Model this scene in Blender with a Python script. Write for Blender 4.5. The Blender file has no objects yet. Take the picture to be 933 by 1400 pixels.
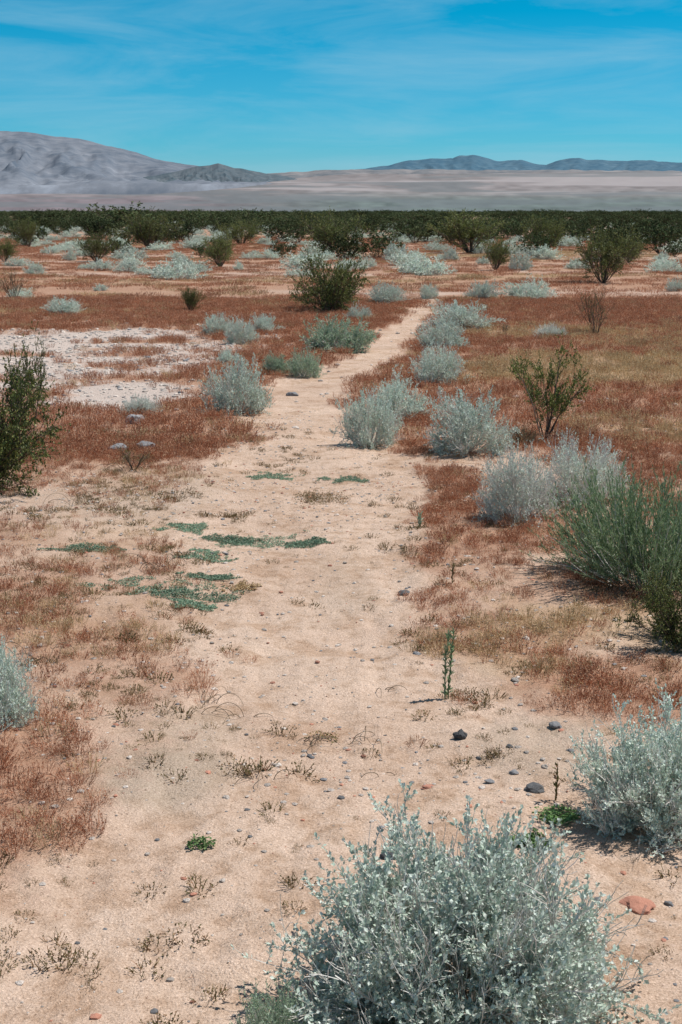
import bpy, math, numpy as np
from mathutils import Vector, noise as mnoise
R = np.random.RandomState(7)
SC = bpy.context.scene
COL = SC.collection

# ------------------------------------------------------------------ survey
F = 1944.4; EYE = 1.65; PT = math.atan(412/F)
CP, SP = math.cos(PT), math.sin(PT)
def ray(px, py):
    a = (px-466.5)/F; b = (700-py)/F
    return a, CP+b*SP, -SP+b*CP
def survey(px, py):
    dx, dy, dz = ray(px, py); t = EYE/(-dz)
    return dx*t, dy*t
def height_at(py, d):
    dx, dy, dz = ray(466.5, py)
    return EYE + dz/dy*d
def depth(d): return d*CP+EYE*SP

# ------------------------------------------------------------------ noise
def _h(ix, iy, s):
    n = (ix*374761393+iy*668265263+s*1274126177) & 0xffffffff
    n = ((n ^ (n >> 13))*1274126177) & 0xffffffff
    n ^= n >> 16
    return n/4294967296.0
def vn(x, y, s=0):
    x = np.asarray(x, float); y = np.asarray(y, float)
    ix = np.floor(x).astype(np.int64); iy = np.floor(y).astype(np.int64)
    fx = x-ix; fy = y-iy; fx = fx*fx*(3-2*fx); fy = fy*fy*(3-2*fy)
    a = _h(ix, iy, s); b = _h(ix+1, iy, s); c = _h(ix, iy+1, s); d = _h(ix+1, iy+1, s)
    return (a*(1-fx)+b*fx)*(1-fy)+(c*(1-fx)+d*fx)*fy
def fbm(x, y, s=0, o=4):
    t = 0; a = 0.5; n = 0
    for i in range(o):
        t = t+a*vn(x*2**i+17.3*i, y*2**i-9.1*i, s+i); n += a; a *= 0.5
    return t/n
def ss(a, b, x):
    t = np.clip((x-a)/(b-a), 0, 1); return t*t*(3-2*t)

# ------------------------------------------------------------------ zones
PR = [(1500,-60,1000),(1400,-20,960),(1300,40,950),(1200,110,960),(1120,170,930),(1070,260,760),(1030,310,690),(1000,300,650),
      (950,300,610),(900,290,565),(850,280,550),(800,265,560),(740,265,545),(680,285,560),(640,295,570),(610,330,540),(580,345,495),
      (550,348,485),(520,375,500),(500,425,525),(480,475,555),(455,510,582),(430,545,598),(415,565,610),(400,588,615)]
py_ = []; pl_ = []; pr_ = []
for y, l, r in PR:
    a, d = survey(l, y); b, _ = survey(r, y)
    py_.append(d); pl_.append(a); pr_.append(b)
py_ = np.array(py_); pl_ = np.array(pl_); pr_ = np.array(pr_)
def path_mask(x, y):
    l = np.interp(y, py_, pl_); r = np.interp(y, py_, pr_)
    w = (fbm(x*2.5, y*2.5, 5)-0.5)*0.7
    d = np.minimum(x-l, r-x)+w
    sw = 0.09+0.007*y
    return ss(-sw, sw, d)*(1-ss(26, 34, y))
def blob(px, py, rx, ry, w):
    x, d = survey(px, py); d0 = survey(px, py+ry)[1]; d1 = survey(px, py-ry)[1]
    return (x, (d0+d1)/2, rx/F*depth(d), (d1-d0)/2, w)
def blobs(L, x, y):
    m = np.zeros_like(x)
    for (a, b, c, d, w) in L:
        q = np.sqrt(((x-a)/c)**2+((y-b)/d)**2)
        m = np.maximum(m, w*(1-ss(0.5, 1.35, q+(fbm(x*3, y*3, 77)-.5)*.9)))
    return m
RED = [blob(*b) for b in [(50,830,115,65,.85),(35,1030,115,85,1),(45,1130,105,75,.9),(220,600,120,40,1),(50,640,120,40,.65),
   (620,690,75,60,1),(650,765,100,50,.9),(860,940,160,50,1),(700,870,140,45,1),(60,720,110,40,.65),(150,780,110,60,.6),
   (190,940,120,45,.62),(110,880,110,50,.68),(555,1018,45,14,.8),(620,1045,50,16,.7),(230,1275,60,20,.45),(930,1330,60,70,.6),(330,1035,60,30,.4),
   (60,1330,120,80,.45),(750,720,100,60,.95),(410,600,40,30,.55),(760,960,60,25,.7),(60,1210,90,40,.55),(440,555,40,25,.35),(620,820,70,40,.6),(800,800,150,40,.8)]]
YEL = [blob(*b) for b in [(850,508,240,20,.9),(760,455,130,10,.5),(800,860,180,35,.7),(700,905,90,25,.5),(900,590,120,25,.4),(600,890,60,20,.4),
   (880,470,100,14,.5),(820,350,260,7,.35),(560,380,200,5,.3),(300,400,260,4,.25),(150,700,150,60,.3),(120,850,150,60,.25)]]
GRA = [blob(*b) for b in [(110,468,200,22,1.1),(50,510,160,42,1.1),(150,540,130,22,1.0),(240,490,70,34,.8),(330,468,70,12,.6),(90,690,190,40,.25),(330,382,120,3.5,.4),(250,408,120,3,.35),(600,340,200,3,.3)]]
DUST = [blob(*b) for b in [(230,1060,90,50,.8),(730,1020,110,40,.6),(260,1000,80,30,.5),(470,800,50,60,.25),(180,670,120,30,.4)]]
WEED = [blob(*b) for b in [(230,1275,60,18,.9),(390,1225,50,30,.5),(180,780,100,40,.6),(170,950,100,50,.7),(270,985,60,22,.9),(350,1045,60,20,.9),(560,1020,55,16,1),
   (620,1042,50,16,1),(110,690,60,20,.8),(180,865,30,12,1),(270,858,34,9,1),(60,1330,80,60,.5),(260,1350,60,40,.4),(650,970,60,25,.8),(160,700,60,20,.6),(420,560,50,30,.6),
   (400,630,50,20,.5),(350,705,40,10,.8),(240,676,30,8,1),(435,674,28,7,1),(180,690,26,6,1),(530,745,20,6,1),(290,700,30,8,.8),(45,700,40,14,.9),(120,925,30,10,1),(185,950,40,12,1),
   (80,905,30,10,.9),(720,1000,120,30,.3),(330,930,14,8,1),(580,915,30,20,.6),(410,1050,14,6,1),(300,1030,40,10,.8),(150,1250,170,120,.3),(100,800,120,60,.4),(560,760,30,60,.4),(90,1300,60,14,.8),(250,1380,80,20,.6),(900,1180,60,30,.4),(380,1150,60,40,.25),(220,880,70,60,.35)]]
def zones(x, y):
    p = path_mask(x, y)
    far = ss(9.5, 11.5, y+(fbm(x*.8, y*.8, 3)-.5)*3)
    rightmid = ss(1.2, 1.8, x)*ss(6.0, 7.2, y)
    l = np.interp(y, py_, pl_)
    leftm = ss(0, .3, l-x)*ss(3.3, 4.2, y)
    base = 0.14+far*0.78+rightmid*.7+leftm*.28
    red = np.maximum(blobs(RED, x, y), np.clip(base, 0, .95))
    n = fbm(x*1.4, y*1.4, 11)
    red = red*(0.35+1.1*n+far*.3)
    streak = ss(.52, .68, fbm(x*.10+3, y*.5, 23))*ss(12, 20, y)*.5
    gra = np.clip(blobs(GRA, x, y)*ss(.26, .52, fbm(x*.7, y*1.6, 31)+.06), 0, 1)
    gra = np.maximum(gra, streak)
    red = red*(1-gra*.92)*(1-p*.96)
    yel = blobs(YEL, x, y)*(.5+fbm(x*1.1, y*1.1, 41))*(1-p)
    yel = np.clip(yel+.35*ss(.52, .72, fbm(x*.15, y*.3, 51))*far, 0, 1)*(1-p)
    return p, np.clip(red, 0, 1), np.clip(yel, 0, 1), np.clip(gra*(1-p*.5), 0, 1)
def gz(x, y):
    x = np.asarray(x, float); y = np.asarray(y, float)
    r = np.hypot(x, y)
    z = (fbm(x*2.2, y*2.2, 61)-.5)*.05+(fbm(x*.35, y*.35, 62)-.5)*.10*ss(3, 15, r)
    z = z+(fbm(x*14, y*14, 63, 2)-.5)*.020*(1-ss(6, 12, r))
    z = z-path_mask(x, y)*.018
    z = z+(fbm(x*.02, y*.02, 64)-.5)*.5*ss(40, 150, r)*(1-ss(900, 1500, r))
    az = np.arctan2(x, np.maximum(y, 1))
    rmp = ss(900, 9500, r)
    side = np.where(y > 0, 1, .3)
    top = 95+110*ss(-.16, .02, az)
    z = z+side*(8*ss(700, 2500, r)+top*rmp+(fbm(az*16, r*.0005, 66)-.5)*26*ss(2500, 8000, r))
    return z

# ------------------------------------------------------------------ mesh helpers
def quads_mesh(name, V, Q, mats=(), mi=None, attrs=None, smooth=False):
    me = bpy.data.meshes.new(name)
    V = np.ascontiguousarray(V, np.float32).reshape(-1, 3); Q = np.ascontiguousarray(Q, np.int32).reshape(-1, 4)
    me.vertices.add(len(V)); me.vertices.foreach_set("co", V.ravel())
    me.loops.add(Q.size); me.loops.foreach_set("vertex_index", Q.ravel())
    me.polygons.add(len(Q)); me.polygons.foreach_set("loop_start", np.arange(len(Q), dtype=np.int32)*4)
    for m in mats: me.materials.append(m)
    if mi is not None: me.polygons.foreach_set("material_index", np.ascontiguousarray(mi, np.int32))
    me.polygons.foreach_set("use_smooth", np.full(len(Q), smooth))
    if attrs:
        for k, a in attrs.items():
            a = np.asarray(a, np.float32)
            if a.ndim == 1:
                at = me.attributes.new(k, 'FLOAT', 'POINT'); at.data.foreach_set("value", a)
            else:
                at = me.attributes.new(k, 'FLOAT_COLOR', 'POINT')
                at.data.foreach_set("color", np.concatenate([a, np.ones((len(a), 1), np.float32)], 1).ravel())
    me.update(calc_edges=True)
    return me
def obj(name, me, loc=(0, 0, 0), rot=(0, 0, 0), sc=(1, 1, 1), coll=None):
    o = bpy.data.objects.new(name, me); o.location = loc; o.rotation_euler = rot; o.scale = sc
    (coll or COL).objects.link(o); return o
def nrm(v): return v/np.maximum(np.linalg.norm(v, axis=-1, keepdims=True), 1e-9)

class MB:
    def __init__(s): s.V = []; s.Q = []; s.M = []; s.A = []; s.n = 0
    def add(s, V, Q, mat, var):
        s.V.append(V.reshape(-1, 3)); s.Q.append(Q.reshape(-1, 4)+s.n); s.M.append(np.full(Q.size//4, mat)); s.A.append(var.ravel()); s.n += V.size//3
    def tubes(s, P, r0, r1, mat, sides=3, rnd=R):
        N, K, _ = P.shape
        T = np.gradient(P, axis=1); T = nrm(T)
        ref = np.array([.31, .47, .11])
        a = nrm(np.cross(T, ref)); b = np.cross(T, a)
        rad = np.linspace(1, 0, K)[None, :]*(np.ones((N, 1))*(r0-r1))+r1
        V = np.zeros((N, K, sides, 3))
        for i in range(sides):
            t = 2*math.pi*i/sides
            V[:, :, i] = P+rad[..., None]*(a*math.cos(t)+b*math.sin(t))
        base = (np.arange(N)*K*sides)[:, None, None]+(np.arange(K-1)*sides)[None, :, None]
        i = np.arange(sides)[None, None]; j = (i+1) % sides
        Q = np.stack([base+i, base+j, base+j+sides, base+i+sides], -1)
        var = np.repeat(rnd.rand(N), K*sides)
        s.add(V, Q, mat, var)
    def leaves(s, P, D, L, W, mat, rnd=R, flat=1.0):
        # blades turned roughly face-up so the foliage catches more sun and looks brighter
        N = len(P); D = nrm(D); rv = flat*np.array([0, 0, 1.0])+rnd.randn(N, 3)*.6; S = nrm(np.cross(D, rv)); U = np.cross(S, D)
        L = np.asarray(L).reshape(-1, 1)*np.ones((N, 1)); W = np.asarray(W).reshape(-1, 1)*np.ones((N, 1))
        V = np.stack([P, P+D*L*.55+S*W*.5+U*W*.12, P+D*L, P+D*L*.55-S*W*.5+U*W*.12], 1)
        Q = np.arange(N*4).reshape(N, 4)
        s.add(V, Q, mat, np.repeat(rnd.rand(N), 4))
    def ribbons(s, P, w0, w1, mat, rnd=R):
        N, K, _ = P.shape
        T = nrm(np.gradient(P, axis=1)); S = nrm(np.cross(T, nrm(rnd.randn(N, 1, 3))*np.ones((1, K, 1))))
        w = np.linspace(w0, w1, K)[None, :, None]
        V = np.stack([P-S*w/2, P+S*w/2], 2)
        base = (np.arange(N)*K*2)[:, None]+(np.arange(K-1)*2)[None]
        Q = np.stack([base, base+1, base+3, base+2], -1)
        s.add(V, Q, mat, np.repeat(rnd.rand(N), K*2))
    def mesh(s, name, mats, norm=False, floor=True):
        V = np.concatenate(s.V); Q = np.concatenate(s.Q); M = np.concatenate(s.M); A = np.concatenate(s.A)
        if norm:
            r = np.percentile(np.hypot(V[:, 0], V[:, 1]), 97); h = np.percentile(V[:, 2], 99.3)
            V = V.copy()
            if floor: V[:, 2] = np.where(V[:, 2] < 0.004*h, 0.004*h+.3*np.abs(V[:, 2]), V[:, 2])
        me = quads_mesh(name, V, Q, mats, M, {"var": A})
        if norm: me["r"] = float(r); me["h"] = float(h)
        return me
def stems(n, rb, th0, th1, L, K, curl, up, rnd, lenmod=None, pw=.6):
    az = rnd.rand(n)*2*math.pi; u = rnd.rand(n)**pw; th = th0+(th1-th0)*u
    D = np.stack([np.sin(th)*np.cos(az), np.sin(th)*np.sin(az), np.cos(th)], -1)
    b = rb*np.sqrt(rnd.rand(n)); P0 = np.stack([b*np.cos(az), b*np.sin(az), np.full(n, -.01)], -1)
    l = L*(.75+.4*rnd.rand(n))
    if lenmod is not None: l = l*lenmod(D)
    return walk(P0, D, l, K, curl, up, rnd)
def walk(P0, D, l, K, curl, up, rnd):
    P = [P0]; D = nrm(D)
    for k in range(K-1):
        P.append(P[-1]+D*(l/(K-1))[:, None])
        D = nrm(D+curl*rnd.randn(*D.shape)+np.array([0, 0, up]))
    return np.stack(P, 1)
def grow(P, M, t0, t1, L, K, spread, up, curl, rnd):
    N, K0, _ = P.shape
    t = t0+(t1-t0)*rnd.rand(N, M); f = t*(K0-1); i = np.minimum(f.astype(int), K0-2); fr = (f-i)[..., None]
    n = np.arange(N)[:, None]
    A = P[n, i]; B = P[n, i+1]; S = A*(1-fr)+B*fr; T = nrm(B-A)
    D = nrm(T+spread*rnd.randn(N, M, 3)+np.array([0, 0, up]))
    l = L*(.6+.7*rnd.rand(N*M))
    return walk(S.reshape(-1, 3), D.reshape(-1, 3), l, K, curl, up*.3, rnd)
def leafpos(P, M, t0, out, rnd):
    N, K0, _ = P.shape
    t = t0+(1-t0)*rnd.rand(N, M); f = t*(K0-1); i = np.minimum(f.astype(int), K0-2); fr = (f-i)[..., None]; n = np.arange(N)[:, None]
    A = P[n, i]; B = P[n, i+1]
    return (A*(1-fr)+B*fr).reshape(-1, 3), (nrm(B-A)+out*rnd.randn(N, M, 3)).reshape(-1, 3)

# ------------------------------------------------------------------ materials
def newmat(name):
    m = bpy.data.materials.new(name); m.use_nodes = True; nt = m.node_tree; nt.nodes.clear()
    return m, nt, nt.nodes, nt.links
def ramp(nd, stops):
    r = nd.new('ShaderNodeValToRGB'); e = r.color_ramp.elements
    while len(e) > 1: e.remove(e[-1])
    e[0].position = stops[0][0]; e[0].color = (*stops[0][1], 1)
    for p, c in stops[1:]:
        q = e.new(p); q.color = (*c, 1)
    return r
def foliage(name, stops, trans=.25, gloss=False, rndamt=.25):
    m, nt, nd, lk = newmat(name)
    at = nd.new('ShaderNodeAttribute'); at.attribute_name = 'var'
    r = ramp(nd, stops); lk.new(at.outputs['Fac'], r.inputs[0])
    oi = nd.new('ShaderNodeObjectInfo'); mr = nd.new('ShaderNodeMapRange'); lk.new(oi.outputs['Random'], mr.inputs[0])
    mr.inputs[3].default_value = 1-rndamt; mr.inputs[4].default_value = 1+rndamt
    mx = nd.new('ShaderNodeVectorMath'); mx.operation = 'SCALE'; lk.new(r.outputs[0], mx.inputs[0]); lk.new(mr.outputs[0], mx.inputs['Scale'])
    if gloss:
        b = nd.new('ShaderNodeBsdfPrincipled'); b.inputs['Roughness'].default_value = .5; b.inputs['Specular IOR Level'].default_value = .3
        lk.new(mx.outputs[0], b.inputs['Base Color'])
    else:
        b = nd.new('ShaderNodeBsdfDiffuse'); lk.new(mx.outputs[0], b.inputs[0])
    o = nd.new('ShaderNodeOutputMaterial')
    if trans > 0:
        t = nd.new('ShaderNodeBsdfTranslucent'); lk.new(mx.outputs[0], t.inputs[0])
        s = nd.new('ShaderNodeMixShader'); s.inputs[0].default_value = trans
        lk.new(b.outputs[0], s.inputs[1]); lk.new(t.outputs[0], s.inputs[2]); lk.new(s.outputs[0], o.inputs[0])
    else: lk.new(b.outputs[0], o.inputs[0])
    return m
M_sage = foliage('sage_leaf', [(0, (.42, .52, .42)), (.5, (.62, .71, .61)), (1, (.80, .85, .78))], .2, rndamt=.12)
M_sageg = foliage('sage_green_leaf', [(0, (.24, .34, .21)), (.5, (.38, .49, .34)), (1, (.54, .63, .48))], .2, rndamt=.12)
M_twig = foliage('pale_twig', [(0, (.44, .40, .35)), (.6, (.68, .65, .60)), (1, (.82, .80, .76))], 0, rndamt=.1)
M_bark = foliage('creosote_bark', [(0, (.07, .055, .045)), (1, (.19, .15, .12))], 0)
M_creo = foliage('creosote_leaf', [(0, (.06, .085, .022)), (.6, (.135, .17, .045)), (1, (.32, .33, .10))], .2, True)
M_creod = foliage('creosote_leaf_distant', [(0, (.04, .06, .028)), (.6, (.08, .11, .05)), (1, (.17, .19, .10))], 0, rndamt=.4)
M_rab = foliage('green_stem', [(0, (.19, .29, .14)), (.6, (.35, .47, .26)), (1, (.56, .63, .44))])
M_red = foliage('red_grass_blade', [(0, (.22, .08, .045)), (.45, (.42, .17, .095)), (.8, (.57, .31, .185)), (1, (.68, .51, .36))], .25)
M_yel = foliage('dry_grass_blade', [(0, (.34, .20, .10)), (.5, (.52, .37, .20)), (1, (.68, .56, .36))], .25)
M_brn = foliage('brown_weed', [(0, (.08, .09, .035)), (.45, (.20, .16, .07)), (.8, (.36, .20, .12)), (1, (.42, .32, .2))], .2)
M_mat = foliage('mat_leaf', [(0, (.13, .20, .13)), (.6, (.20, .29, .20)), (1, (.34, .41, .30))], .15)
M_grn = foliage('fresh_green', [(0, (.09, .17, .06)), (.6, (.16, .27, .10)), (1, (.28, .37, .17))], .2)
M_dead = foliage('dead_stem', [(0, (.12, .09, .06)), (1, (.26, .20, .14))], 0)

def rockmat(name, c0, c1, sc=14):
    m, nt, nd, lk = newmat(name)
    tc = nd.new('ShaderNodeTexCoord'); n = nd.new('ShaderNodeTexNoise'); n.inputs['Scale'].default_value = sc; n.inputs['Detail'].default_value = 8
    lk.new(tc.outputs['Object'], n.inputs['Vector'])
    r = ramp(nd, [(.3, c0), (.7, c1)]); lk.new(n.outputs['Fac'], r.inputs[0])
    oi = nd.new('ShaderNodeObjectInfo'); mr = nd.new('ShaderNodeMapRange'); lk.new(oi.outputs['Random'], mr.inputs[0])
    mr.inputs[3].default_value = .6; mr.inputs[4].default_value = 1.3
    mx = nd.new('ShaderNodeVectorMath'); mx.operation = 'SCALE'; lk.new(r.outputs[0], mx.inputs[0]); lk.new(mr.outputs[0], mx.inputs['Scale'])
    b = nd.new('ShaderNodeBsdfPrincipled'); b.inputs['Roughness'].default_value = .85; lk.new(mx.outputs[0], b.inputs['Base Color'])
    bp = nd.new('ShaderNodeBump'); bp.inputs['Strength'].default_value = .5; bp.inputs['Distance'].default_value = .01
    lk.new(n.outputs['Fac'], bp.inputs['Height']); lk.new(bp.outputs[0], b.inputs['Normal'])
    o = nd.new('ShaderNodeOutputMaterial'); lk.new(b.outputs[0], o.inputs[0]); return m
M_peb = rockmat('pebble', (.38, .31, .26), (.64, .57, .51), 3)
M_rkd = rockmat('dark_stone', (.06, .06, .065), (.15, .15, .15), 20)
M_rkg = rockmat('grey_stone', (.16, .16, .17), (.30, .29, .29), 20)
M_rko = rockmat('orange_stone', (.42, .17, .11), (.58, .28, .19), 20)

def groundmat():
    m, nt, nd, lk = newmat('desert_soil')
    g = nd.new('ShaderNodeNewGeometry')
    def noise(sc, det=4, rough=.55):
        n = nd.new('ShaderNodeTexNoise'); n.inputs['Scale'].default_value = sc; n.inputs['Detail'].default_value = det; n.inputs['Roughness'].default_value = rough
        lk.new(g.outputs['Position'], n.inputs['Vector']); return n.outputs['Fac']
    def attr(k):
        a = nd.new('ShaderNodeAttribute'); a.attribute_name = k; return a
    def math_(op, a, b, clamp=False):
        n = nd.new('ShaderNodeMath'); n.operation = op; n.use_clamp = clamp
        for i, v in enumerate((a, b)):
            if isinstance(v, (int, float)): n.inputs[i].default_value = v
            else: lk.new(v, n.inputs[i])
        return n.outputs[0]
    def mix(f, a, b, bt='MIX'):
        n = nd.new('ShaderNodeMix'); n.data_type = 'RGBA'; n.blend_type = bt
        for s, v in ((n.inputs[0], f), (n.inputs[6], a), (n.inputs[7], b)):
            if isinstance(v, (int, float)): s.default_value = v
            elif isinstance(v, tuple): s.default_value = (*v, 1)
            else: lk.new(v, s)
        return n.outputs[2]
    n1 = noise(1.3, 6); n2 = noise(18, 5, .65); n3 = noise(170, 3, .7); n4 = noise(55, 4, .7); n5 = noise(4.5, 6, .6)
    r1 = ramp(nd, [(.3, (.51, .36, .265)), (.7, (.63, .475, .37))]); lk.new(n1, r1.inputs[0])
    sand = r1.outputs[0]
    r5 = ramp(nd, [(.38, (.87, .82, .77)), (.5, (1, 1, 1)), (.7, (1.06, 1.06, 1.07))]); lk.new(n5, r5.inputs[0])
    sand = mix(1.0, sand, r5.outputs[0], 'MULTIPLY')
    r2 = ramp(nd, [(.25, (.74, .70, .66)), (.48, (1, 1, 1)), (.8, (1.12, 1.12, 1.12))]); lk.new(n2, r2.inputs[0])
    sand = mix(1.0, sand, r2.outputs[0], 'MULTIPLY')
    dust = attr('dust').outputs['Fac']
    sand = mix(math_('MULTIPLY', dust, .85), sand, (.40, .32, .245))
    def fac(a, amt=.9, gain=1.3):
        t = math_('MULTIPLY', math_('SUBTRACT', n2, .5), amt); return math_('ADD', math_('MULTIPLY', a, gain), math_('ADD', t, math_('MULTIPLY', math_('SUBTRACT', n4, .5), amt)), True)
    grav = mix(n4, (.44, .35, .30), (.66, .57, .51))
    c = mix(fac(attr('grav').outputs['Fac'], .8), sand, grav)
    redc = mix(n2, (.28, .14, .085), (.48, .285, .19))
    redf = attr('red').outputs['Fac']
    c = mix(math_('MULTIPLY', fac(math_('SUBTRACT', redf, .15), 1.4, 1.5), .82), c, redc)
    yelc = mix(n2, (.34, .23, .12), (.52, .39, .25))
    c = mix(math_('MULTIPLY', fac(math_('SUBTRACT', attr('yel').outputs['Fac'], .15)), .7), c, yelc)
    r3 = ramp(nd, [(.28, (.38, .32, .29)), (.43, (.88, .86, .84)), (.6, (1, 1, 1)), (.70, (1.5, 1.52, 1.55))]); lk.new(n3, r3.inputs[0])
    c = mix(1.0, c, r3.outputs[0], 'MULTIPLY')
    r4 = ramp(nd, [(.25, (.66, .62, .58)), (.4, (1, 1, 1)), (.65, (1.0, 1.0, 1.0)), (.75, (1.26, 1.27, 1.29))]); lk.new(n4, r4.inputs[0])
    c = mix(1.0, c, r4.outputs[0], 'MULTIPLY')
    c = mix(attr('far').outputs['Fac'], c, attr('far_haze_col').outputs['Color'])  # distant soil fades into its haze-tinted colour
    b = nd.new('ShaderNodeBsdfPrincipled'); b.inputs['Roughness'].default_value = .95; b.inputs['Specular IOR Level'].default_value = .1
    lk.new(c, b.inputs['Base Color'])
    h = math_('ADD', math_('MULTIPLY', n3, .35), math_('ADD', math_('MULTIPLY', n4, .5), n2))
    bp = nd.new('ShaderNodeBump'); bp.inputs['Strength'].default_value = .85; bp.inputs['Distance'].default_value = .014
    lk.new(h, bp.inputs['Height']); lk.new(bp.outputs[0], b.inputs['Normal'])
    o = nd.new('ShaderNodeOutputMaterial'); lk.new(b.outputs[0], o.inputs[0]); return m
M_ground = groundmat()

# ------------------------------------------------------------------ ground sheet (split into ground and path)
a1 = np.radians(np.linspace(-38, 38, 520)); a2 = np.radians(np.linspace(38, 322, 90))[1:-1]
ang = np.concatenate([a1, a2]); NA = len(ang)
rr = [0.15]
while rr[-1] < 16000:
    q = rr[-1]; rr.append(q*(1.011 if (2.5 < q < 60 or 2500 < q < 9000) else 1.03)+ (0 if q > 2.5 else .03))
rr = np.array(rr); NR = len(rr)
AA, RR = np.meshgrid(ang, rr)
GX = RR*np.sin(AA); GY = RR*np.cos(AA)-.6
gx = GX.ravel(); gy = GY.ravel()
p, red, yel, gra = zones(gx, gy)
z = gz(gx, gy)
dust = blobs(DUST, gx, gy)
rad = np.hypot(gx, gy)
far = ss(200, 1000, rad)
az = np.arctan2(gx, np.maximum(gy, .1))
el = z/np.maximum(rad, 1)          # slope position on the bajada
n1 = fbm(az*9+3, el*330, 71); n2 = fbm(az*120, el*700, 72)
cB = np.array([.215, .19, .185]); cG = np.array([.125, .15, .14]); cW = np.array([.34, .305, .30])  # far plain colours, aerial haze already mixed in
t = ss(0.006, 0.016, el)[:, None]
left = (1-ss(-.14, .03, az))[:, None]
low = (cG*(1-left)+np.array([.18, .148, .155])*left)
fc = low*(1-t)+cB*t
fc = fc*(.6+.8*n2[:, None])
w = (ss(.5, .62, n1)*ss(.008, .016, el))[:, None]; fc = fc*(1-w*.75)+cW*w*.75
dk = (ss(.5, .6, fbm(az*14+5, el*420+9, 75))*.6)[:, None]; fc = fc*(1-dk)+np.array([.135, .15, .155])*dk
V = np.stack([gx, gy, z], -1)
I = np.arange(NR*NA).reshape(NR, NA); J = np.roll(I, -1, 1)
Q = np.stack([I[:-1], J[:-1], J[1:], I[1:]], -1).reshape(-1, 4)[:, ::-1]
pf = p[Q].mean(1) > .5
def sub(Qs, name):
    u, inv = np.unique(Qs, return_inverse=True)
    me = quads_mesh(name, V[u], inv.reshape(-1, 4), [M_ground], None, dict(red=red[u], yel=yel[u], grav=gra[u], dust=dust[u], far=far[u], far_haze_col=fc[u]), True)
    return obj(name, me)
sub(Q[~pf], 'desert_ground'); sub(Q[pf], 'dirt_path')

# ------------------------------------------------------------------ mountains
def mtmat(name, lo, hi, sc):  # base colours carry painted aerial haze: bluish and low in contrast
    m, nt, nd, lk = newmat(name)
    g = nd.new('ShaderNodeNewGeometry'); n = nd.new('ShaderNodeTexNoise'); n.inputs['Scale'].default_value = sc; n.inputs['Detail'].default_value = 9; n.inputs['Roughness'].default_value = .65
    lk.new(g.outputs['Position'], n.inputs['Vector'])
    at = nd.new('ShaderNodeAttribute'); at.attribute_name = 'pale'
    ad = nd.new('ShaderNodeMath'); ad.operation = 'ADD'; lk.new(n.outputs['Fac'], ad.inputs[0]); lk.new(at.outputs['Fac'], ad.inputs[1])
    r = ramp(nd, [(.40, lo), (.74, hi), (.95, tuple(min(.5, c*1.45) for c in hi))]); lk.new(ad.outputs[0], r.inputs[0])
    b = nd.new('ShaderNodeBsdfDiffuse'); lk.new(r.outputs[0], b.inputs[0])
    o = nd.new('ShaderNodeOutputMaterial'); lk.new(b.outputs[0], o.inputs[0]); return m
def range_(name, pts, D, width, mat, seed, amp=.3, gully=9, basepy=262, NU=420, NV=70, palew=.25):
    px = np.linspace(pts[0][0], pts[-1][0], NU); cy = np.interp(px, [q[0] for q in pts], [q[1] for q in pts])
    cy = cy+(fbm(px*.06, px*0, seed, 5)-.5)*3.0
    X0 = (px-466.5)/F*depth(D)
    crest = np.array([height_at(c, D) for c in cy]); 
    base = min(height_at(basepy, D), crest.min()-20)
    v = np.linspace(0, 1.5, NV)[:, None]
    y = D-width*(1-v)
    prof = np.where(v <= 1, np.clip(v, 0, 1)**1.25, 1-((v-1)*1.2)**1.3)
    hh = (crest-base)[None]
    u = (X0/width)[None]
    warp = fbm(u*2+v*0, v*2.5, seed+5)*.8
    g = fbm((u+warp*.25)*gully, v*1.8+0*u, seed+9, 5); g = 1-np.abs(2*g-1)*2.2
    env = np.sin(np.clip(v, 0, 1)*math.pi)**.8
    Z = base+hh*prof*(1+0*u)-hh*amp*env*(1-g)*.6 + 0*u
    Z = Z+hh*.08*env*(fbm(u*gully*4, v*12+0*u, seed+20)-.5)
    X = X0[None]*(y/D); Y = y+0*X
    Z = Z-(v < .02)*40
    VV = np.stack([X, Y, Z], -1).reshape(-1, 3)
    I = np.arange(NV*NU).reshape(NV, NU)
    QQ = np.stack([I[:-1, :-1], I[:-1, 1:], I[1:, 1:], I[1:, :-1]], -1).reshape(-1, 4)
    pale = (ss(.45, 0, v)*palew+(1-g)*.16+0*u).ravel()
    obj(name, quads_mesh(name, VV, QQ, [mat], None, {'pale': pale}, True))
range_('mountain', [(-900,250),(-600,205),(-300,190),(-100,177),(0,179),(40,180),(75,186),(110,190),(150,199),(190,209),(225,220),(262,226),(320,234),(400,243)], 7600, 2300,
       mtmat('hazed_mountain_rock', (.105, .13, .165), (.20, .215, .245), .010), 103, .36, 9, basepy=262, palew=.16)  # rock colour blued by painted distance haze
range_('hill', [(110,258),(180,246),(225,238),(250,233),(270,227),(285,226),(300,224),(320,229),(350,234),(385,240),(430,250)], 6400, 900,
       mtmat('hazed_hill_rock', (.075, .105, .125), (.135, .155, .17), .02), 143, .25, 10, basepy=262, palew=.1)  # dark hill rock, haze tint included in the colour
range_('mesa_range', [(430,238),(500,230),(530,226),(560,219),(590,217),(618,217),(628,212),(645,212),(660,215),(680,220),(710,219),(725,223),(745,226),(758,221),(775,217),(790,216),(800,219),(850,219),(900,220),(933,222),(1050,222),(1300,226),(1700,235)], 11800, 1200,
       mtmat('hazed_mesa_rock', (.06, .125, .18), (.10, .17, .22), .012), 160, .25, 12, basepy=236, palew=.05)  # strong blue is distance haze painted into the rock
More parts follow.
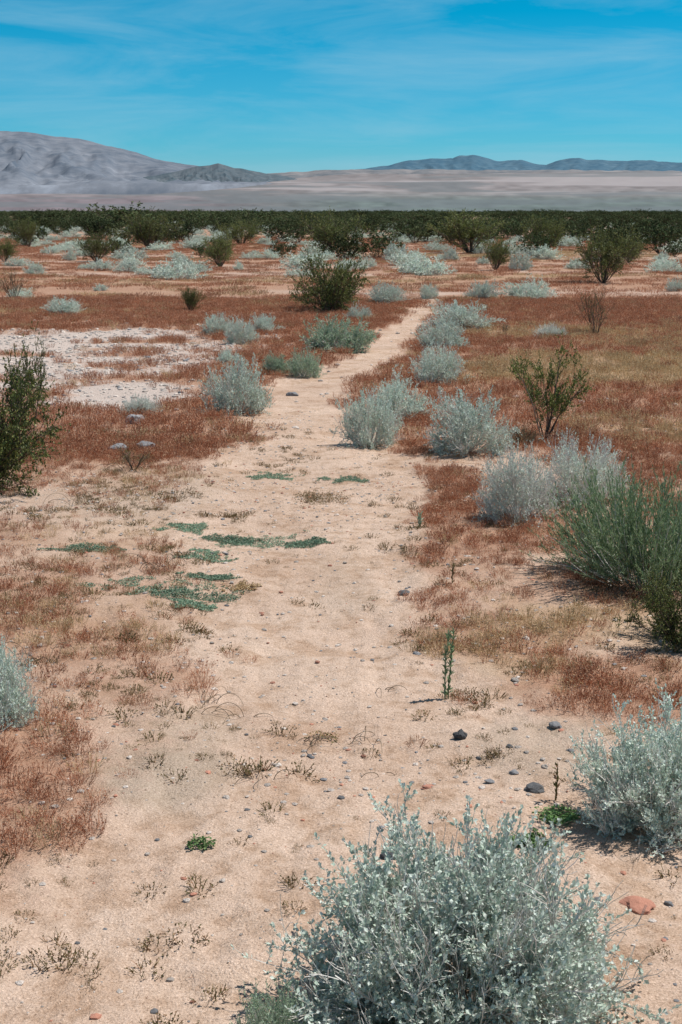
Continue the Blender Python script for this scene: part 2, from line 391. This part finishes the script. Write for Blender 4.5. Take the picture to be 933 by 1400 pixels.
range_('bajada_ridge', [(200,250),(300,239),(370,237),(420,234),(480,232),(540,231),(600,232),(680,233),(760,232),(850,233),(933,234),(1300,236),(1500,240)], 9600, 1500,
       mtmat('hazed_bajada_soil', (.13, .145, .16), (.25, .235, .235), .006), 180, .35, 8, basepy=252, palew=.1)  # pale soil greyed with painted haze

# ------------------------------------------------------------------ plants
def sage(seed, n0, n1, n2, nl, L=.34, mat=None, twigs=0, leaf=.013, upr=.02, thick=1):
    rnd = np.random.RandomState(seed); b = MB()
    def lm(D): return .74+.58*fbm(D[:, 0]*2.4+seed, D[:, 1]*2.4+5, seed, 2)
    s0 = stems(n0, .07, .05, 1.5, L, 6, .12, upr, rnd, lm, .55)
    s1 = grow(s0, n1, .3, 1, L*.42, 4, .5, .14, .15, rnd)
    s2 = grow(s1, n2, .25, 1, L*.2, 3, .6, .2, .15, rnd)
    b.tubes(s0, .0042*thick, .0018*thick, 1, 3, rnd); b.tubes(s1, .002*thick, .0011*thick, 1, 3, rnd); b.tubes(s2, .0011*thick, .0007*thick, 1, 3, rnd)
    for s, k in ((s2, nl), (s1, max(2, nl//3))):
        P, D = leafpos(s, k, .15, .75, rnd)
        sz = leaf*(.5+.8*rnd.rand(len(P))); b.leaves(P, D, sz, sz*.65, 0, rnd)
    if twigs:
        t0 = grow(s0[rnd.choice(len(s0), min(twigs, len(s0)), False)], 4, .5, 1, L*.45, 5, .35, .25, .16, rnd)
        t1 = grow(t0, 5, .2, 1, L*.2, 4, .5, .2, .2, rnd)
        b.tubes(t0, .002, .001, 1, 3, rnd); b.tubes(t1, .0012, .0008, 1, 3, rnd)
    return b.mesh('sage_mesh', [mat or M_sage, M_twig], True)
def creosote(seed, n0, n1, n2, nl, th=.8, leaf=.02, rb=.06, L2=.19, mat=None, t0=.25):
    rnd = np.random.RandomState(seed); b = MB()
    s0 = stems(n0, rb, .05, th, .95, 7, .13, .06, rnd)
    s1 = grow(s0, n1, t0, 1, .36, 5, .55, .12, .16, rnd)
    s2 = grow(s1, n2, t0, 1, L2, 4, .6, .12, .2, rnd)
    b.tubes(s0, .011, .005, 1, 4, rnd); b.tubes(s1, .0045, .002, 1, 3, rnd); b.tubes(s2, .002, .001, 1, 3, rnd)
    P, D = leafpos(s2, nl, .15, .8, rnd); sz = leaf*(.6+.8*rnd.rand(len(P))); b.leaves(P, D, sz, sz*.65, 0, rnd, .5)
    return b.mesh('creosote_mesh', [mat or M_creo, M_bark], True)
def rabbit(seed):
    rnd = np.random.RandomState(seed); b = MB()
    s0 = stems(260, .20, .0, 1.3, .40, 6, .08, .05, rnd)
    s1 = grow(s0, 7, .15, 1, .18, 5, .3, .28, .1, rnd)
    b.tubes(s0, .003, .0015, 1, 3, rnd); b.tubes(s1, .0014, .0008, 0, 3, rnd)
    P, D = leafpos(s1, 18, .1, .45, rnd); D[:, 2] += .25
    b.leaves(P, D, .026*(.5+.8*rnd.rand(len(P))), .005, 0, rnd)
    return b.mesh('rabbit_mesh', [M_rab, M_twig], True)
SG = [sage(200+i, 75, 5, 5, 12, twigs=(24 if i % 2 else 8), leaf=.015) for i in range(4)]
SGF = [sage(210+i, 60, 4, 3, 7, leaf=.026, thick=1.3) for i in range(3)]
SGG = [sage(230+i, 80, 5, 5, 13, mat=M_sageg, leaf=.016) for i in range(2)]
SGP = [sage(250+i, 80, 5, 5, 7, twigs=60, leaf=.013) for i in range(2)]
HERO = sage(275, 135, 6, 6, 15, L=.36, twigs=90, leaf=.0145)
HERO2 = sage(271, 100, 6, 6, 12, L=.34, twigs=60, leaf=.0145)
CR = [creosote(300+i, 26, 7, 7, 16, leaf=.024) for i in range(4)]
CRD = [creosote(340+i, 34, 8, 7, 16, 1.25, leaf=.026, rb=.12, t0=.1) for i in range(2)]
CRF = [creosote(310+i, 15, 5, 4, 9, leaf=.06, th=1.0, mat=M_creod) for i in range(4)]
CRS = [creosote(320+i, 9, 6, 7, 22, .75, leaf=.026) for i in range(3)]
CRT = [creosote(330+i, 16, 6, 4, 4, .7) for i in range(2)]
RB = rabbit(350)

def place(name, me, x0, x1, yt, yb, cf=.35, rot=None, hmul=1.0):
    xc = (x0+x1)/2; _, d = survey(xc, yb)
    W = (x1-x0)/F*depth(d); d = d+cf*W; W = (x1-x0)/F*depth(d)
    x = (xc-466.5)/F*depth(d)
    H = max(height_at(yt, d+.1*W), .05)*hmul
    s = W/2/me["r"]*1.0; sz = H/me["h"]
    z0 = float(gz(np.array([x]), np.array([d]))[0])
    return obj(name, me, (x, d, z0-.005), (0, 0, R.rand()*6.28 if rot is None else rot), (s, s, sz))
sages = [(280,370,488,566),(460,550,528,608),(500,590,511,574),(560,637,471,528),(567,642,435,478),(580,682,410,450),(295,330,473,498),(305,352,432,469),
 (273,320,428,457),(340,385,428,455),(473,510,415,438),(500,557,387,417),(570,602,388,409),(635,685,385,412),(685,765,380,411),(58,118,408,433)]
for i, s in enumerate(sages): place('sagebrush', SG[i % 4], *s)
for i, s in enumerate([(203,237,361,381),(30,65,358,377),(908,936,379,398),(115,160,354,371),(155,198,354,373),(488,515,349,365),(518,565,333,358),(602,632,337,357),
 (692,728,340,370),(897,915,343,357),(85,108,338,356),(355,385,340,356),(240,262,349,362),(318,335,355,370),(555,575,345,358),(650,672,350,362),(125,150,388,398),(10,50,392,408),(590,612,357,368)]):
    place('sagebrush', SGF[i % 3], *s)
for i, s in enumerate([(417,515,432,481),(355,400,480,509),(392,440,474,513)]): place('sagebrush', SGG[i % 2], *s)
for i, s in enumerate([(578,706,533,622),(645,775,608,718),(735,862,592,690),(162,226,537,569),(730,776,441,464)]): place('sagebrush', SGP[i % 2] if i else SG[1], *s)
place('sagebrush', HERO2, 788, 1020, 962, 1150, .4)
place('sagebrush', HERO2, -75, 46, 868, 1003, .35)
place('sagebrush', HERO, 392, 868, 1122, 1450, .28)
place('rabbitbrush', RB, 745, 1030, 638, 812, .3)
place('green_shrub', SGG[1], 320, 430, 1330, 1450, .3)
place('creosote_bush', CRD[1], 855, 1010, 770, 893, .3)
place('creosote_bush', CRD[0], 393, 505, 349, 427, .12)
place('creosote_bush', CR[1], 778, 872, 311, 388, .12)
place('creosote_bush', CR[2], 243, 278, 394, 429, .12)
place('creosote_bush', CR[3], 272, 331, 318, 365, .12)
place('creosote_bush', CR[1], 103, 162, 317, 358, .12)
place('creosote_bush', CRD[0], -150, 82, 500, 675, .25)
place('creosote_bush', CRS[0], 12, 68, 445, 600, .1)
place('creosote_bush', CRS[1], 690, 800, 466, 600, .1)
place('creosote_bush', CRT[0], 788, 842, 390, 457, .1)
place('creosote_bush', CRT[1], -5, 42, 365, 411, .1)
place('creosote_bush', CRS[2], 925, 960, 400, 440, .1)
for i, s in enumerate([(163,250,290,341),(412,506,290,352),(592,692,290,347),(713,772,295,346),(653,702,324,369),(-15,28,324,358),(20,60,298,338),(300,360,300,335),(840,880,325,360)]):
    place('creosote_bush', CR[i % 4], *s, .12)

# ------------------------------------------------------------------ instancing
def scatter(name, x, y, rz, sc, idx, coll, zoff=0.0, zs=None, tilt=0.0):
    n = len(x); z = gz(x, y)+zoff
    me = bpy.data.meshes.new(name); me.vertices.add(n)
    me.vertices.foreach_set("co", np.stack([x, y, z], -1).astype(np.float32).ravel())
    a = me.attributes.new('rot', 'FLOAT_VECTOR', 'POINT')
    a.data.foreach_set("vector", np.stack([tilt*R.randn(n), tilt*R.randn(n), rz], -1).astype(np.float32).ravel())
    a = me.attributes.new('scl', 'FLOAT_VECTOR', 'POINT')
    a.data.foreach_set("vector", np.stack([sc, sc, sc if zs is None else zs], -1).astype(np.float32).ravel())
    a = me.attributes.new('idx', 'INT', 'POINT'); a.data.foreach_set("value", idx.astype(np.int32))
    o = obj(name, me)
    g = bpy.data.node_groups.new(name, 'GeometryNodeTree')
    g.interface.new_socket('Geometry', in_out='INPUT', socket_type='NodeSocketGeometry')
    g.interface.new_socket('Geometry', in_out='OUTPUT', socket_type='NodeSocketGeometry')
    nd = g.nodes; lk = g.links
    gi = nd.new('NodeGroupInput'); go = nd.new('NodeGroupOutput')
    ip = nd.new('GeometryNodeInstanceOnPoints'); ci = nd.new('GeometryNodeCollectionInfo')
    ci.inputs['Collection'].default_value = coll; ci.inputs['Separate Children'].default_value = True; ci.inputs['Reset Children'].default_value = True
    def na(k, t):
        q = nd.new('GeometryNodeInputNamedAttribute'); q.data_type = t; q.inputs['Name'].default_value = k; return q.outputs['Attribute']
    er = nd.new('FunctionNodeEulerToRotation'); lk.new(na('rot', 'FLOAT_VECTOR'), er.inputs[0])
    lk.new(gi.outputs[0], ip.inputs['Points']); lk.new(ci.outputs[0], ip.inputs['Instance']); ip.inputs['Pick Instance'].default_value = True
    lk.new(na('idx', 'INT'), ip.inputs['Instance Index']); lk.new(er.outputs[0], ip.inputs['Rotation']); lk.new(na('scl', 'FLOAT_VECTOR'), ip.inputs['Scale'])
    lk.new(ip.outputs[0], go.inputs[0])
    md = o.modifiers.new('scatter', 'NODES'); md.node_group = g
    return o
def mkcoll(name, meshes):
    c = bpy.data.collections.new(name)
    for i, me in enumerate(meshes):
        c.objects.link(bpy.data.objects.new(name+'_part', me))
    return c
def wedge(n, r0, r1, k=.31, x0=.9):
    y = np.sqrt(r0**2+(r1**2-r0**2)*R.rand(n)); x = (R.rand(n)*2-1)*(k*y+x0)
    return x, y
def tuft(seed, n, hgt, rad, mat, w=.0018, lean=.7, heads=True, hw=1.5):
    rnd = np.random.RandomState(seed); b = MB()
    P = stems(n, rad, .0, lean, hgt, 4, .16, -.02, rnd)
    b.ribbons(P, w, w*.5, 0, rnd)
    if heads:
        Pp, D = leafpos(P, 3, .65 if heads is True else .1, .5, rnd); D[:, 2] -= .1
        b.leaves(Pp, D, hgt*.16, w*hw, 0, rnd)
    return b.mesh('tuft', [mat])
C_red = mkcoll('red_grass_source', [tuft(400+i, 34, .055, .035, M_red) for i in range(6)])
C_yel = mkcoll('dry_grass_source', [tuft(420+i, 34, .06, .035, M_yel) for i in range(5)])
C_brn = mkcoll('weed_source', [tuft(440+i, 40, .034, .022, M_brn, .0022, 1.3, 'leafy', 2.0) for i in range(5)])
C_redf = mkcoll('red_grass_far_source', [tuft(460+i, 120, .08, .30, M_red, .006, .8) for i in range(5)])
C_yelf = mkcoll('dry_grass_far_source', [tuft(480+i, 120, .08, .30, M_yel, .006, .8) for i in range(4)])

def grass(n, r0, r1, thr, which, smin, smax):
    x, y = wedge(n, r0, r1)
    p, r, yl, g = zones(x, y)
    cl = fbm(x*5, y*5, 91, 2)
    den = np.clip(r*1.2-.09, 0, 1)*(ss(.33, .6, cl+.23*r))
    pick = R.rand(n) < den
    isy = R.rand(n) < np.clip(yl*1.3+.04, 0, .9)
    k = pick & (isy if which else ~isy)
    x = x[k]; y = y[k]; r = r[k]
    return x, y, smin+(smax-smin)*R.rand(len(x))*(.5+.6*r)
for which, cn, cf, nm in ((0, C_red, C_redf, 'red_grass'), (1, C_yel, C_yelf, 'dry_grass')):
    x, y, s = grass(23000, 2.0, 10.5, 0, which, .3, 1.15)
    scatter(nm, x, y, R.rand(len(x))*6.28, s, R.randint(0, 5, len(x)), cn, -.003, tilt=.1)
    x, y, s = grass(25000, 9.5, 27, 0, which, .8, 1.6)
    scatter(nm, x, y, R.rand(len(x))*6.28, s*1.15, R.randint(0, 5, len(x)), cn, -.003, tilt=.1)
    x, y, s = grass(9000, 24, 90, 0, which, .6, 1.2)
    scatter(nm, x, y, R.rand(len(x))*6.28, s, R.randint(0, 4, len(x)), cf, -.01)
# small brown weeds on sand
x, y = wedge(15000, 2.2, 11)
p, r, yl, g = zones(x, y)
wb = blobs(WEED, x, y)*ss(.3, .55, fbm(x*7, y*7, 96, 2))
k = (R.rand(len(x)) < np.maximum(wb, (.07+.6*ss(.5, .68, fbm(x*2.2, y*2.2, 95)))*(1-p*.88)))
x = x[k]; y = y[k]; wb = wb[k]
scatter('desert_weed', x, y, R.rand(len(x))*6.28, .3+.9*R.rand(len(x))**2.2+.3*wb, R.randint(0, 5, len(x)), C_brn, -.002, tilt=.15)
# plant litter: tiny bits of dry stem lying about
C_lit = mkcoll('litter_source', [tuft(500+i, 5, .022, .02, M_red if i % 2 else M_dead, .0016, 1.5, False) for i in range(4)])
x, y = wedge(9000, 1.9, 9)
k = R.rand(len(x)) < .15+.8*ss(.45, .62, fbm(x*1.9, y*1.9, 98)); x = x[k]; y = y[k]
scatter('plant_litter', x, y, R.rand(len(x))*6.28, .4+.7*R.rand(len(x)), R.randint(0, 4, len(x)), C_lit, .001)

# pebbles
def rockmesh(seed, mat, sub=2, flat=.6, rough=.35):
    import bmesh
    bm = bmesh.new(); bmesh.ops.create_icosphere(bm, subdivisions=sub, radius=1)
    o = Vector((seed*3.1, seed*1.7, 0))
    for v in bm.verts:
        n = mnoise.noise(v.co*1.1+o); n2 = mnoise.noise(v.co*2.6+o)
        c = mnoise.cell(v.co*1.5+o)
        v.co *= 1+rough*n*1.3+rough*.4*n2+.08*c; v.co.z *= flat
    me = bpy.data.meshes.new('rock'); bm.to_mesh(me); bm.free(); me.materials.append(mat)
    return me
C_peb = mkcoll('pebble_source', [rockmesh(i, M_peb, 1) for i in range(5)]+[rockmesh(9, M_rkg, 1), rockmesh(10, M_rko, 1)])
x, y = wedge(42000, 1.8, 12)
p, r, yl, g = zones(x, y); k = R.rand(len(x)) < .35+.6*ss(.45, .6, fbm(x*1.5, y*1.5, 97)); x = x[k]; y = y[k]
scatter('gravel', x, y, R.rand(len(x))*6.28, .0016+.010*R.rand(len(x))**5+.0022*R.rand(len(x)), R.randint(0, 7, len(x)), C_peb)
x, y = wedge(34000, 11, 26)
p, r, yl, g = zones(x, y); k = R.rand(len(x)) < g*.9+.04; x = x[k]; y = y[k]
scatter('gravel', x, y, R.rand(len(x))*6.28, .007+.03*R.rand(len(x))**3, R.randint(0, 6, len(x)), C_peb)

# distant shrubs
C_cr = mkcoll('creosote_source', CRF); C_sg = mkcoll('sage_source', SGF)
x, y = wedge(420, 50, 140, .34, 3); k = fbm(x*.05, y*.05, 99) > .42; x = x[k]; y = y[k]; n = len(x)
s = .35+.75*R.rand(n); scatter('distant_creosote_bushes', x, y, R.rand(n)*6.28, s*1.3, R.randint(0, 4, n), C_cr, zs=s)
x, y = wedge(7000, 110, 800, .34, 3); k = (fbm(x*.03, y*.012, 89) > .44) | (y > 330); x = x[k]; y = y[k]; n = len(x)
s = .5+.5*R.rand(n)+.8*R.rand(n)**9; scatter('distant_creosote_bushes', x, y, R.rand(n)*6.28, s*1.9, R.randint(0, 4, n), C_cr, zs=s)
x, y = wedge(1300, 34, 220, .34, 3); n = len(x)
s = .4+.95*R.rand(n); scatter('distant_sagebrush', x, y, R.rand(n)*6.28, s*1.2, R.randint(0, 3, n), C_sg, zs=s*.85)

# ------------------------------------------------------------------ small ground things
def matpatch(px, py, w, h, mat=M_mat, seed=0, dens=1.0, hg=.005, sz=.009):
    rnd = np.random.RandomState(500+seed); x, d = survey(px, py)
    W = w/F*depth(d)/2; Dp = (survey(px, py-h/2)[1]-survey(px, py+h/2)[1])/2
    n = int(2600*dens)
    X = rnd.rand(n*6)*3.2-1.6; Y = rnd.rand(n*6)*3.2-1.6; r = np.hypot(X, Y)
    f = fbm(X*1.5+seed*3.1, Y*1.5, seed+5, 3)*1.1+fbm(X*6+seed, Y*5, seed+9, 2)*.55
    k = f > .66+.36*r**1.6-.1
    X = X[k][:n]*W; Y = Y[k][:n]*Dp
    gzv = gz(X+x, Y+d)
    P = np.stack([X, Y, gzv+.001+rnd.rand(len(X))*hg], -1)
    b = MB(); D = rnd.randn(len(X), 3); D[:, 2] = np.abs(D[:, 2])*.3
    b.leaves(P, D, sz*(.7+.6*rnd.rand(len(X))), sz*.6, 0, rnd)
    obj('ground_cover_plant', b.mesh('mat', [mat]), (x, d, 0))
for i, m in enumerate([(205,802,140,26),(275,812,105,20),(288,757,90,18),(350,731,130,22),(255,720,80,16),(380,645,72,10),(470,650,60,11),(416,736,60,14),(262,825,60,11),(310,730,70,11),(275,788,80,10),(120,748,100,11)]):
    matpatch(*m, seed=i, dens=.8)
matpatch(332, 800, 50, 10, M_yel, 20, .4); matpatch(440, 675, 60, 14, M_brn, 24, .4, .02)
matpatch(770, 1110, 52, 20, M_grn, 21, .3, .015, .010); matpatch(724, 1146, 50, 22, M_grn, 22, .4, .015, .010); matpatch(273, 1150, 36, 16, M_grn, 23, .08, .015, .011)
matpatch(440, 1005, 40, 16, M_brn, 26, .06, .015)

def rock(px, py, w, mat, flat=.55, seed=0, asp=.8):
    x, d = survey(px, py); s = w/F*depth(d)/2
    me = rockmesh(seed+40, mat, 3, flat)
    for p_ in me.polygons: p_.use_smooth = False
    obj('stone', me, (x, d, float(gz(np.array([x]), np.array([d]))[0])+s*flat*.25), (0, 0, R.rand()*6), (s, s*asp, s))
for i, (a, b, w, m, f) in enumerate([(629,1008,20,M_rkd,.9),(732,1073,30,M_rkd,.5),(552,813,18,M_rkd,.5),(697,1021,12,M_rkd,.5),(760,996,18,M_rkg,.5),(703,1052,14,M_rkg,.5),
    (745,1048,12,M_peb,.6),(916,1220,14,M_rkg,.6),(874,1226,46,M_rko,.3),(187,575,34,M_rkg,.6),(160,614,34,M_rkg,.5),(200,609,30,M_rkg,.45),(400,535,16,M_rkg,.5),
    (570,895,12,M_rkg,.5),(585,1070,16,M_rko,.3),(670,1062,14,M_rkg,.4),(380,1042,12,M_peb,.5),(705,930,12,M_peb,.6),(527,1000,7,M_rkd,.5),(540,1160,40,M_rkd,.4),(720,875,10,M_peb,.6),(75,1105,12,M_peb,.5),
    (640,1100,9,M_rkg,.5),(690,1090,8,M_peb,.5),(780,1025,10,M_rkg,.5),(655,1030,8,M_rkd,.5),(590,1120,8,M_peb,.5),(500,1075,8,M_peb,.5),(720,1030,8,M_peb,.5)]):
    rock(a, b, w, m, f, i)

# curled dry stems lying/standing on the path
def curls(px, py, n, size, seed):
    rnd = np.random.RandomState(seed); x, d = survey(px, py)
    P0 = np.stack([rnd.randn(n)*size*.5, rnd.randn(n)*size*.3, np.zeros(n)], -1); K = 14; P = [P0]
    a = rnd.rand(n)*6.28; th = rnd.rand(n)*.6+.8; tw = (rnd.rand(n)-.5)*.7; l = size*(.6+.9*rnd.rand(n))/K*2.2
    for k in range(K-1):
        D = np.stack([np.cos(a)*np.cos(th), np.sin(a)*np.cos(th), np.sin(th)], -1); q = P[-1]+D*l[:, None]; q[:, 2] = np.maximum(q[:, 2], .002)
        P.append(q); th = th-.21; a = a+tw*.4
    b = MB(); b.tubes(np.stack(P, 1), .0013, .0009, 0, 4, rnd)
    obj('dry_stem', b.mesh('curl', [M_dead]), (x, d, float(gz(np.array([x]), np.array([d]))[0])))
for i, c in enumerate([(430,1012,7,.05),(495,1010,5,.05),(330,975,5,.05),(520,1050,2,.04),(290,960,5,.06),(195,780,9,.10),(520,940,3,.04),(170,640,8,.12),(110,690,6,.10),(820,1130,5,.06),(60,905,8,.10),(350,1060,4,.05)]):
    curls(c[0], c[1], c[2], c[3], 600+i)

# upright weeds
def upright(px, yt, yb, mat, nl, seed, nst=3, th=.12, lw=.007):
    rnd = np.random.RandomState(seed); x, d = survey(px, yb); H = height_at(yt, d)
    b = MB(); s = stems(nst, .010, 0, th, H, 7, .04, .05, rnd); b.tubes(s, .003, .0015, 0, 4, rnd)
    P, D = leafpos(s, nl, .05, .7, rnd); D[:, 2] += .2; b.leaves(P, D, .022, lw, 0, rnd)
    obj('green_weed', b.mesh('weed', [mat]), (x, d, float(gz(np.array([x]), np.array([d]))[0])))
upright(612, 845, 950, M_rab, 110, 700, 2, .06, .006); upright(758, 1035, 1088, M_brn, 25, 701, 1); upright(617, 770, 800, M_brn, 25, 702, 1)
upright(573, 700, 720, M_sageg, 30, 703, 2)
place('dead_shrub', CRT[0], 682, 698, 436, 456, .1)
place('dead_shrub', CRT[1], 690, 745, 575, 612, .1)
place('dead_shrub', CRT[1], 150, 215, 585, 640, .2, hmul=.7)

# ------------------------------------------------------------------ sky, sun
ELV, AZ = math.radians(60), math.radians(72)
w = bpy.data.worlds.new("World"); SC.world = w; w.use_nodes = True
nt = w.node_tree; nd = nt.nodes; lk = nt.links; nd.clear()
sky = nd.new('ShaderNodeTexSky'); sky.sky_type = 'NISHITA'; sky.sun_disc = False; sky.sun_elevation = ELV; sky.sun_rotation = AZ
sky.altitude = 800; sky.air_density = 1.0; sky.dust_density = .3; sky.ozone_density = 2.5
tc = nd.new('ShaderNodeTexCoord'); sx = nd.new('ShaderNodeSeparateXYZ'); lk.new(tc.outputs['Generated'], sx.inputs[0])
tr = ramp(nd, [(0, (.66, .98, 1.36)), (.045, (.26, .96, 1.32)), (.13, (.0, .90, 1.2)), (.35, (.25, .62, .85)), (.7, (.7, .78, .84))]); lk.new(sx.outputs[2], tr.inputs[0])
ml = nd.new('ShaderNodeMix'); ml.data_type = 'RGBA'; ml.blend_type = 'MULTIPLY'; ml.inputs[0].default_value = 1
lk.new(sky.outputs[0], ml.inputs[6]); lk.new(tr.outputs[0], ml.inputs[7])
mp = nd.new('ShaderNodeMapping'); mp.inputs['Rotation'].default_value = (0, .12, 0); mp.inputs['Scale'].default_value = (4, 4, 26); lk.new(tc.outputs['Generated'], mp.inputs[0])
cn = nd.new('ShaderNodeTexNoise'); cn.inputs['Scale'].default_value = 1.3; cn.inputs['Detail'].default_value = 8; cn.inputs['Roughness'].default_value = .6; cn.inputs['Distortion'].default_value = .5
lk.new(mp.outputs[0], cn.inputs['Vector'])
cr = ramp(nd, [(.42, (0, 0, 0)), (.78, (.55, .55, .55))]); lk.new(cn.outputs['Fac'], cr.inputs[0])
mc = nd.new('ShaderNodeMix'); mc.data_type = 'RGBA'; lk.new(cr.outputs[0], mc.inputs[0]); lk.new(ml.outputs[2], mc.inputs[6]); mc.inputs[7].default_value = (4.2, 7.4, 9.2, 1)
bg = nd.new('ShaderNodeBackground'); bg.inputs[1].default_value = .078; lk.new(mc.outputs[2], bg.inputs[0])
wo = nd.new('ShaderNodeOutputWorld'); lk.new(bg.outputs[0], wo.inputs[0])

sd = bpy.data.lights.new('sun', 'SUN'); sd.energy = 5.0; sd.angle = math.radians(.5); sd.color = (1, .965, .91)
so = bpy.data.objects.new('sun', sd); COL.objects.link(so); so.location = (20, 20, 40)
dirv = Vector((math.sin(AZ)*math.cos(ELV), math.cos(AZ)*math.cos(ELV), math.sin(ELV)))
so.rotation_euler = dirv.to_track_quat('Z', 'Y').to_euler()

cd = bpy.data.cameras.new('camera'); cd.sensor_fit = 'VERTICAL'; cd.sensor_height = 36; cd.lens = 50; cd.clip_start = .05; cd.clip_end = 60000
co = bpy.data.objects.new('camera', cd); COL.objects.link(co); co.location = (0, 0, EYE); co.rotation_euler = (math.pi/2-PT, 0, 0)
SC.camera = co
SC.view_settings.view_transform = 'Standard'; SC.view_settings.look = 'None'; SC.view_settings.exposure = 0
